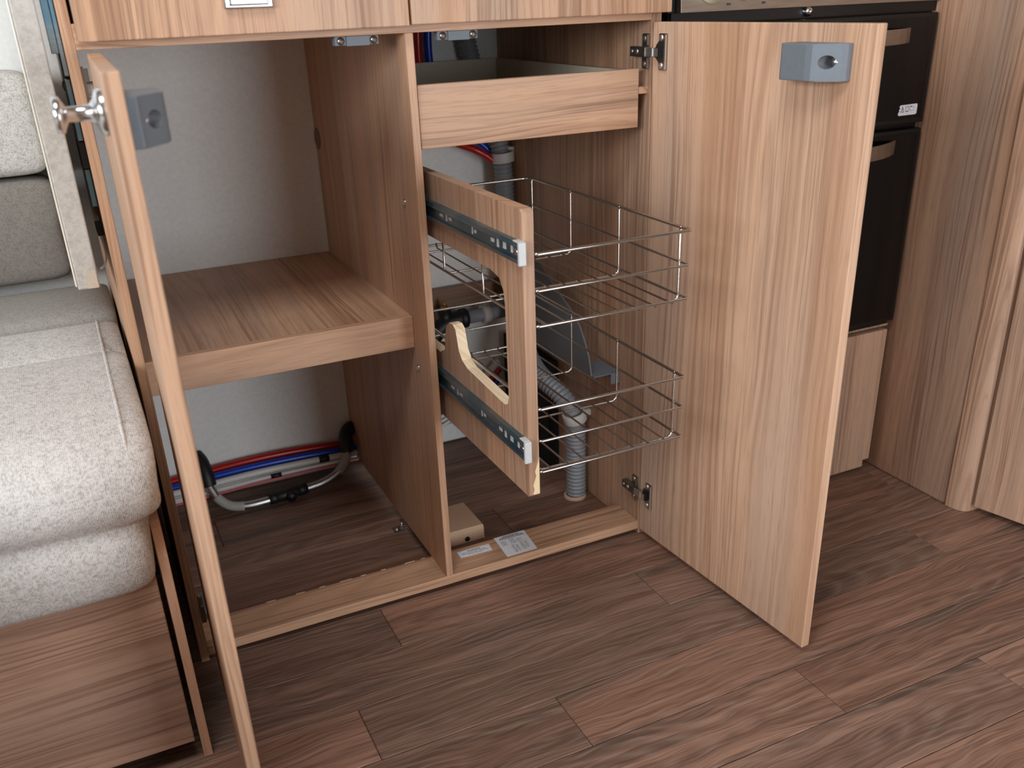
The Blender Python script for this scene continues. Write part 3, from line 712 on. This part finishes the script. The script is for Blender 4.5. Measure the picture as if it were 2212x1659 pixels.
for i in range(3): small += words(0.60, 0.78, 0.30 + 0.055 * i, 0.025)
for i in range(7): small += words(0.34, 0.44, 0.55 + 0.055 * i, 0.03) + words(0.62, 0.74, 0.50 + 0.055 * i, 0.03)
for i in range(6): small += words(0.47, 0.54, 0.58 + 0.055 * i, 0.03) + words(0.77, 0.86, 0.52 + 0.055 * i, 0.03)
bars(small, 'ink2', 'fine_print')
bars([(0.76, 0.90, 0.42, 0.008), (0.76, 0.90, 0.52, 0.008), (0.76, 0.765, 0.42, 0.10), (0.895, 0.90, 0.42, 0.10)], 'ink2', 'table_rule')

# ------------------------------------------------------------------ pipes in the left bay
pipe('water_pipe', [(-0.327, 0.440, 0.048), (-0.250, 0.440, 0.0530), (-0.180, 0.439, 0.0560), (-0.110, 0.439, 0.0550), (-0.040, 0.440, 0.0500), (-0.001, 0.441, 0.0460)], 0.0066, 'red', 'red water pipe along the back of the left bay floor', 'pipe')
pipe('water_pipe', [(-0.327, 0.4270, 0.042), (-0.250, 0.4270, 0.0470), (-0.180, 0.4265, 0.0490), (-0.110, 0.4265, 0.0480), (-0.040, 0.4270, 0.0445), (-0.001, 0.4280, 0.0420)], 0.0060, 'blue', 'blue water pipe along the back of the left bay floor', 'pipe')
pipe('cable', [(-0.327, 0.4140, 0.038), (-0.250, 0.4140, 0.0410), (-0.160, 0.4140, 0.0430), (-0.060, 0.4150, 0.0400), (-0.001, 0.4160, 0.0370)], 0.0055, 'white', 'thick white cable below the blue pipe in the left bay', 'cable')
pipe('cable', [(-0.327, 0.4060, 0.029), (-0.250, 0.4060, 0.0315), (-0.160, 0.4060, 0.0340), (-0.060, 0.4070, 0.0330), (-0.001, 0.4080, 0.0300)], 0.0028, 'white', 'thin white cable under the thick one in the left bay', 'cable')
pipe('cable', [(-0.327, 0.4040, 0.022), (-0.250, 0.4040, 0.0250), (-0.160, 0.4040, 0.0285), (-0.060, 0.4050, 0.0275), (-0.001, 0.4060, 0.0250)], 0.0022, plain('pink_cable', (196, 92, 96), 0.4), 'thin pink cable lowest of the bundle in the left bay', 'cable')
for (x, w_, y, z, r, lb) in ((-0.062, 0.018, 0.4148, 0.0402, 0.0060, 'black tape band on the thick white cable near the divider'), (-0.148, 0.018, 0.4062, 0.0335, 0.0042, 'black tape band on the thin white cable mid-way along')):
    b = MB(); b.cyl((x - w_ / 2, y, z), (x + w_ / 2, y, z), r, 12)
    tag(build('tape_band', b, 'black'), lb, 'tape')
gp = thing('gas_pipe', (-0.14, 0.39, 0), 'bent silver gas pipe with black joint on the left bay floor', 'pipe')
gpath = smooth_path([(-0.2600, 0.405, 0.052), (-0.2560, 0.398, 0.040), (-0.2480, 0.388, 0.0240), (-0.2330, 0.378, 0.0125), (-0.2080, 0.372, 0.0085), (-0.1750, 0.372, 0.0085), (-0.1400, 0.376, 0.0090), (-0.1050, 0.381, 0.0095), (-0.0750, 0.384, 0.0120), (-0.0480, 0.390, 0.0200), (-0.0310, 0.397, 0.0330), (-0.0240, 0.402, 0.0480), (-0.0230, 0.405, 0.0580)], 8)
build('tube', MB().tube(gpath, 0.0070, 14), ['alu'], gp)
build('sleeve', MB().tube(gpath[14:32], 0.0078, 14), ['tape'], gp)
build('sleeve', MB().tube(gpath[-24:-8], 0.0078, 14), ['tape'], gp)
b = MB(); b.tube([(-0.171, 0.3722, 0.0098), (-0.140, 0.376, 0.0100), (-0.105, 0.381, 0.0105)], 0.0095, 14); b.cyl((-0.135, 0.370, 0.0105), (-0.135, 0.360, 0.0085), 0.008, 12)
b.lathe((-0.170, 0.3723, 0.0100), (1, 0.1, 0), [(0, 0.0085), (0.001, 0.0098), (0.012, 0.0098), (0.013, 0.0085)], 14); b.lathe((-0.120, 0.3788, 0.0102), (1, 0.13, 0), [(0, 0.0085), (0.001, 0.0100), (0.012, 0.0100), (0.013, 0.0085)], 14)
build('joint_clamp', b, ['black'], gp)
b = MB(); b.tube(smooth_path([(-0.268, 0.432, 0.090), (-0.262, 0.420, 0.080), (-0.2590, 0.4070, 0.062), (-0.2580, 0.401, 0.045)]), 0.0125, 12); build('foam_lagging', b, ['black'], gp)
b = MB(); b.tube(smooth_path([(0.0 - 0.002, 0.436, 0.078), (-0.010, 0.428, 0.078), (-0.0190, 0.416, 0.072), (-0.0225, 0.406, 0.058), (-0.0235, 0.4035, 0.050)]), 0.0120, 12); build('foam_lagging', b, ['black'], gp)

# ------------------------------------------------------------------ sofa bench on the left
XE = -0.3640
bb = thing('bench_base', (-0.7, 0.1, 0), 'wood-look bench base under the pale sofa seat', 'bench base')
build('front_panel', bx(-1.45, -0.3672, -0.175, -0.163, 0.030, 0.262), ['wbase'], bb, bevel=0.0012)
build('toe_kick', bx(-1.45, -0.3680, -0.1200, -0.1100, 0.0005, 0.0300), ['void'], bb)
build('added_return_panel', bx(-0.665, -0.653, -1.05, -0.1755, 0.030, 0.262), ['wbase'], bb, bevel=0.0012)  # unseen sofa return, added to shade the bench and floor
build('added_return_kick', bx(-0.720, -0.710, -1.05, -0.1205, 0.0005, 0.0300), ['void'], bb)
b = MB(); pr = [(0.30, 0.0005), (-0.1710, 0.0005), (-0.1710, 0.250)] + [(-0.1710 + 0.030 * (1 - math.cos(a * PI / 12)), 0.250 + 0.045 * math.sin(a * PI / 12)) for a in range(1, 7)] + [(0.30, 0.295)]
b.prism(pr, 'x', -0.3615, -0.3519)
build('end_panel', b, ['edge'], bb, bevel=0.0008)
def loft(sections, mats_idx=None):
    b = MB(); b.smooth = True; n = len(sections[0]); vs = [q for s_ in sections for q in s_]; fs = []
    for i in range(len(sections) - 1):
        for k in range(n): fs.append((i * n + k, i * n + (k + 1) % n, (i + 1) * n + (k + 1) % n, (i + 1) * n + k))
    fs.append(tuple(range(n))); fs.append(tuple((len(sections) - 1) * n + k for k in range(n)))
    b.add(vs, fs); return b
def cushion(prof, ends, x0, rnd_seed, ins=0.020, sub=2, wob=0.0015):
    # prof: list of (y, z); ends: right-hand x for each profile point
    cy = sum(p[0] for p in prof) / len(prof); cz = sum(p[1] for p in prof) / len(prof); R = random.Random(rnd_seed); secs = []
    for t in range(9):
        f = t / 8; secs.append([(x0 + (e - 0.06 - x0) * f, y + R.uniform(-wob, wob), z + R.uniform(-wob, wob)) for (y, z), e in zip(prof, ends)])
    for (dx, sc) in ((0.034, 0.0), (0.018, 0.05), (0.007, 0.28), (0.002, 0.62), (0.0, 1.0)):
        s_ = []
        for (y, z), e in zip(prof, ends):
            d = Vector((cy - y, cz - z)); l = d.length; d = d / l * min(ins * sc, l * 0.8)
            s_.append((e - dx, y + d.x, z + d.y))
        secs.append(s_)
    return loft(secs)
sc = thing('seat_cushion', (-0.7, 0.0, 0.3), 'pale grey nubbly seat cushion with rolled front edge on the bench', 'cushion')
prof = [(0.205, 0.302), (0.215, 0.360), (0.208, 0.402), (0.185, 0.410), (0.100, 0.413), (0.064, 0.411), (0.060, 0.4065), (0.056, 0.412), (0.000, 0.415), (-0.080, 0.415), (-0.140, 0.411), (-0.180, 0.400), (-0.200, 0.382), (-0.207, 0.358), (-0.203, 0.335), (-0.194, 0.320), (-0.1885, 0.315), (-0.1905, 0.310), (-0.196, 0.290), (-0.194, 0.262), (-0.188, 0.240), (-0.1785, 0.2375), (-0.1775, 0.250), (-0.176, 0.300)]
ends = []
for (y, z) in prof:
    if y < -0.15 and z < 0.318: ends.append(-0.3648)
    elif y < -0.17 and z < 0.36: ends.append(-0.3450)
    else: ends.append(-0.3420)
build('cushion_body', cushion(prof, ends, -1.45, 5, sub=2), ['fab'], sc, subsurf=2)
rp = [(-1.45, 0.302), (-1.45, 0.40), (-1.44, 0.412), (-0.80, 0.414), (-0.70, 0.411), (-0.660, 0.400), (-0.640, 0.378), (-0.636, 0.350), (-0.642, 0.325), (-0.650, 0.315), (-0.645, 0.300), (-0.645, 0.265), (-0.650, 0.240), (-0.6525, 0.238), (-0.6530, 0.300)]
cx_ = sum(q[0] for q in rp) / len(rp); secs = []
for (yy, k_) in ((-1.05, 0.96), (-1.045, 0.99), (-1.03, 1.0), (-0.8, 1.0), (-0.5, 1.0), (-0.25, 1.0), (-0.221, 0.995), (-0.216, 0.97)):
    secs.append([(cx_ + (q[0] - cx_) * (1 if k_ == 1 else k_ * 0.5 + 0.5), yy, 0.34 + (q[1] - 0.34) * k_) for q in rp])
build('added_return_section', loft(secs), ['fab'], sc, subsurf=1)  # unseen cushion over the return, added to shade the sofa front
b = MB(); b.tube(smooth_path([(-0.3660, 0.185, 0.4085), (-0.3660, 0.100, 0.4115), (-0.3660, -0.080, 0.4140), (-0.3660, -0.135, 0.4105), (-0.3662, -0.173, 0.3995), (-0.3662, -0.194, 0.3830)]), 0.0020, 6)
build('seam', b, ['fab'], sc)
def soft_box(x0, x1, y0, y1, z0, z1, r):
    yz = [(y0 + r, z0), (y1 - r, z0), (y1, z0 + r), (y1, z1 - r), (y1 - r, z1), ((y0 + y1) / 2, z1 + 0.002), (y0 + r, z1), (y0, z1 - r), (y0 - 0.003, (z0 + z1) / 2), (y0, z0 + r)]
    return cushion(yz, [x1] * len(yz), x0, 3, ins=0.012, wob=0.0008)
tag(build('rear_seat_pad', soft_box(-1.45, -0.3405, 0.222, 0.395, 0.300, 0.4115, 0.012), ['fabm'], subsurf=2), 'mid grey fabric pad behind the pale seat cushion', 'cushion')
tag(build('backrest_cushion', soft_box(-1.45, -0.381, 0.3720, 0.4500, 0.418, 0.5570, 0.008), ['fabg'], subsurf=2), 'dark grey lower backrest cushion above the rear pad', 'cushion')
tag(build('backrest_cushion', soft_box(-1.45, -0.381, 0.3680, 0.4500, 0.5600, 0.6900, 0.010), ['fab'], subsurf=2), 'pale grey upper backrest cushion against the wall', 'cushion')

# ------------------------------------------------------------------ cooker
ck = thing('cooker', (0.565, 0.2, 0), 'built-in black double-oven cooker with steel control panel', 'cooker')
build('oven_body', bx(0.3420, 0.7850, 0.0060, 0.4480, 0.2560, 0.9000), ['ovenb'], ck)
b = MB(); b.prism([(-0.0060, 0.7280), (0.0060, 0.7280), (0.0060, 0.8300), (0.0020, 0.8300)], 'x', 0.3530, 0.7850)
cp = build('control_panel', b, ['satin'], ck, bevel=0.0008)
for x in (0.3975, 0.4510, 0.4945, 0.5400, 0.6000, 0.6500):
    b = MB(); r = 0.0200 if x < 0.44 else 0.0185
    b.lathe((x, -0.0055, 0.7570), (0, -1, 0), [(0, r), (0.004, r), (0.006, r * 0.86), (0.020, r * 0.80), (0.023, r * 0.70), (0.0235, 0)], 24)
    b.box(x - 0.0016, x + 0.0016, -0.0305, -0.0280, 0.7460, 0.7715)
    build('knob', b, ['cream'], cp)
for (x, z) in ((0.424, 0.7355), (0.478, 0.7355), (0.62, 0.7380), (0.634, 0.7380), (0.66, 0.7385), (0.70, 0.7388)):
    build('print_mark', bx(x - 0.0022, x + 0.0022, -0.0068, -0.0058, z - 0.0012, z + 0.0012), ['ink'], cp)
b = MB(); b.box(0.3430, 0.7860, 0.0000, 0.0060, 0.7150, 0.7278); build('vent_gap', b, ['ovenb'], ck)
b = MB(); b.lathe((0.553, 0.0010, 0.7225), (0, -1, 0), [(0, 0.0065), (0.006, 0.0060), (0.010, 0.0035), (0.011, 0)], 16); build('lid_catch', b, ['bright'], ck)
def oven_door(z0, z1, hz, hh, label):
    d = build('oven_door', bx(0.3460, 0.7800, -0.0120, 0.0058, z0, z1), ['ovenb'], ck, bevel=0.002); d['label'] = label
    build('door_glass', bx(0.3560, 0.7720, -0.0136, -0.0121, z0 + 0.007, z1 - 0.006), ['glass'], d, bevel=0.0005)
    xs0, xs1 = 0.405, 0.7290; N = 16; b = MB(); vs = []; fs = []
    for i in range(N + 1):
        f = i / N; x = xs0 + (xs1 - xs0) * f; e = 1 - abs(2 * f - 1) ** 3.2; y = -0.0140 - 0.0340 * e
        vs += [(x, y, hz - hh / 2), (x, y, hz + hh / 2), (x, y + 0.004, hz + hh / 2), (x, y + 0.004, hz - hh / 2)]
    for i in range(N):
        for k in range(4): fs.append((i * 4 + k, i * 4 + (k + 1) % 4, i * 4 + 4 + (k + 1) % 4, i * 4 + 4 + k))
    fs += [(0, 1, 2, 3), (N * 4, N * 4 + 1, N * 4 + 2, N * 4 + 3)]
    b.add(vs, fs); build('handle', b, ['satin'], d, bevel=0.001)
    return d
ud = oven_door(0.5680, 0.7135, 0.6860, 0.0195, 'upper oven door with torn warning label')
oven_door(0.2660, 0.5600, 0.5370, 0.0200, 'lower oven door')
st = MB(); yq = -0.0139
sp_ = [(0.7275, 0.5800), (0.7275 - 0.0015, 0.5830), (0.7285, 0.5862), (0.7272, 0.5872), (0.7292, 0.5900), (0.7275, 0.5922), (0.7295, 0.5942), (0.7605, 0.5948), (0.7620, 0.5935), (0.7620, 0.5818), (0.7600, 0.5802)]
st.prism(sp_, 'y', yq, -0.01365)
sk = build('warning_label', st, ['sticker2'], ud)
b = MB(); y = yq - 0.0001
def quad(x0, x1, z0, z1): b.add([(x0, y, z0), (x1, y, z0), (x1, y, z1), (x0, y, z1)], [(0, 1, 2, 3)])
tri = [(0.7302, 0.5845), (0.7372, 0.5845), (0.7337, 0.5925)]
for i in range(3):
    p, q = Vector(tri[i]), Vector(tri[(i + 1) % 3]); d = (q - p).normalized(); nn = Vector((-d.y, d.x)) * 0.0007
    b.add([(p.x, y, p.y), (q.x, y, q.y), ((q + nn).x, y, (q + nn).y), ((p + nn).x, y, (p + nn).y)], [(0, 1, 2, 3)])
quad(0.7332, 0.7342, 0.5868, 0.5905); quad(0.7332, 0.7342, 0.5854, 0.5862)
quad(0.7398, 0.7405, 0.5848, 0.5920); quad(0.7450, 0.7457, 0.5848, 0.5920); quad(0.7398, 0.7457, 0.5846, 0.5858); quad(0.7398, 0.7457, 0.5914, 0.5921)
quad(0.7478, 0.7520, 0.5908, 0.5922); quad(0.7478, 0.7540, 0.5858, 0.5862); quad(0.7475, 0.7479, 0.5858, 0.5910); quad(0.7540, 0.7552, 0.5904, 0.5912); quad(0.7548, 0.7560, 0.5898, 0.5906); quad(0.7536, 0.7552, 0.5866, 0.5872)
build('warning_symbols', b, ['ink'], sk)
pl = thing('plinth_panel', (0.56, 0, 0.0), 'wood-look panel below the oven with notched lower corner', 'panel')
b = MB(); b.prism([(0.3440, 0.0075), (0.7590, 0.0075), (0.7590, 0.0200), (0.7720, 0.0200), (0.7720, 0.2520), (0.3440, 0.2520)], 'y', -0.0100, 0.0030)
build('panel_board', b, ['wdark'], pl, bevel=0.001)
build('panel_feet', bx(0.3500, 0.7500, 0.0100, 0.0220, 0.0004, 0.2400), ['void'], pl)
build('panel_rail', bx(0.3440, 0.7850, 0.0035, 0.0160, 0.2525, 0.2555), ['wdark'], pl)

# ------------------------------------------------------------------ tall cupboard on the right
tc = thing('tall_cupboard', (0.80, 0.1, 0), 'tall wood-look cupboard standing right of the cooker', 'cupboard')
b = MB(); b.box(0.7865, 0.8000, -0.1580, 0.4500, 0.0006, 1.940)
build('side_panel', b, ['wdark'], tc, bevel=0.003, seg=3)
prp = [(0.8300, -0.1620), (0.7850, -0.1620)] + [(0.7850 + 0.016 * (1 - math.cos(a)), -0.1640 - 0.030 * math.sin(a)) for a in [i * PI / 16 for i in range(1, 9)]] + [(0.8300, -0.1950)]
b = MB(); b.prism(prp, 'z', 0.0006, 1.940)
build('corner_post', b, ['wdark'], tc, bevel=0.0008)
dl = Vector((0.0203, -0.0777, 0)).normalized(); dn = Vector((0, 0, 1)).cross(dl)
sp = Matrix(((dl.x, dn.x, 0, 0.8005), (dl.y, dn.y, 0, -0.2010), (0, 0, 1, 0), (0, 0, 0, 1)))
b = MB(); b.box(0, 0.55, 0, 0.016, 0.0130, 1.930)
build('cupboard_door', b, ['wdark'], tc, space=sp, bevel=0.001)
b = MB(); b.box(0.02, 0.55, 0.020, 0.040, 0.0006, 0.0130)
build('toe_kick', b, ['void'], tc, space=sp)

# repeats that belong together
GR = {'cable': 'cables in the cupboard', 'water_pipe': 'water pipes in the cupboard', 'paper_label': 'labels on the bottom rail', 'tape_band': 'tape bands on the cables', 'backrest_cushion': 'backrest cushions of the sofa'}
for o in COL.objects:
    k = o.name.split('.')[0]
    if o.parent is None and k in GR: o['group'] = GR[k]
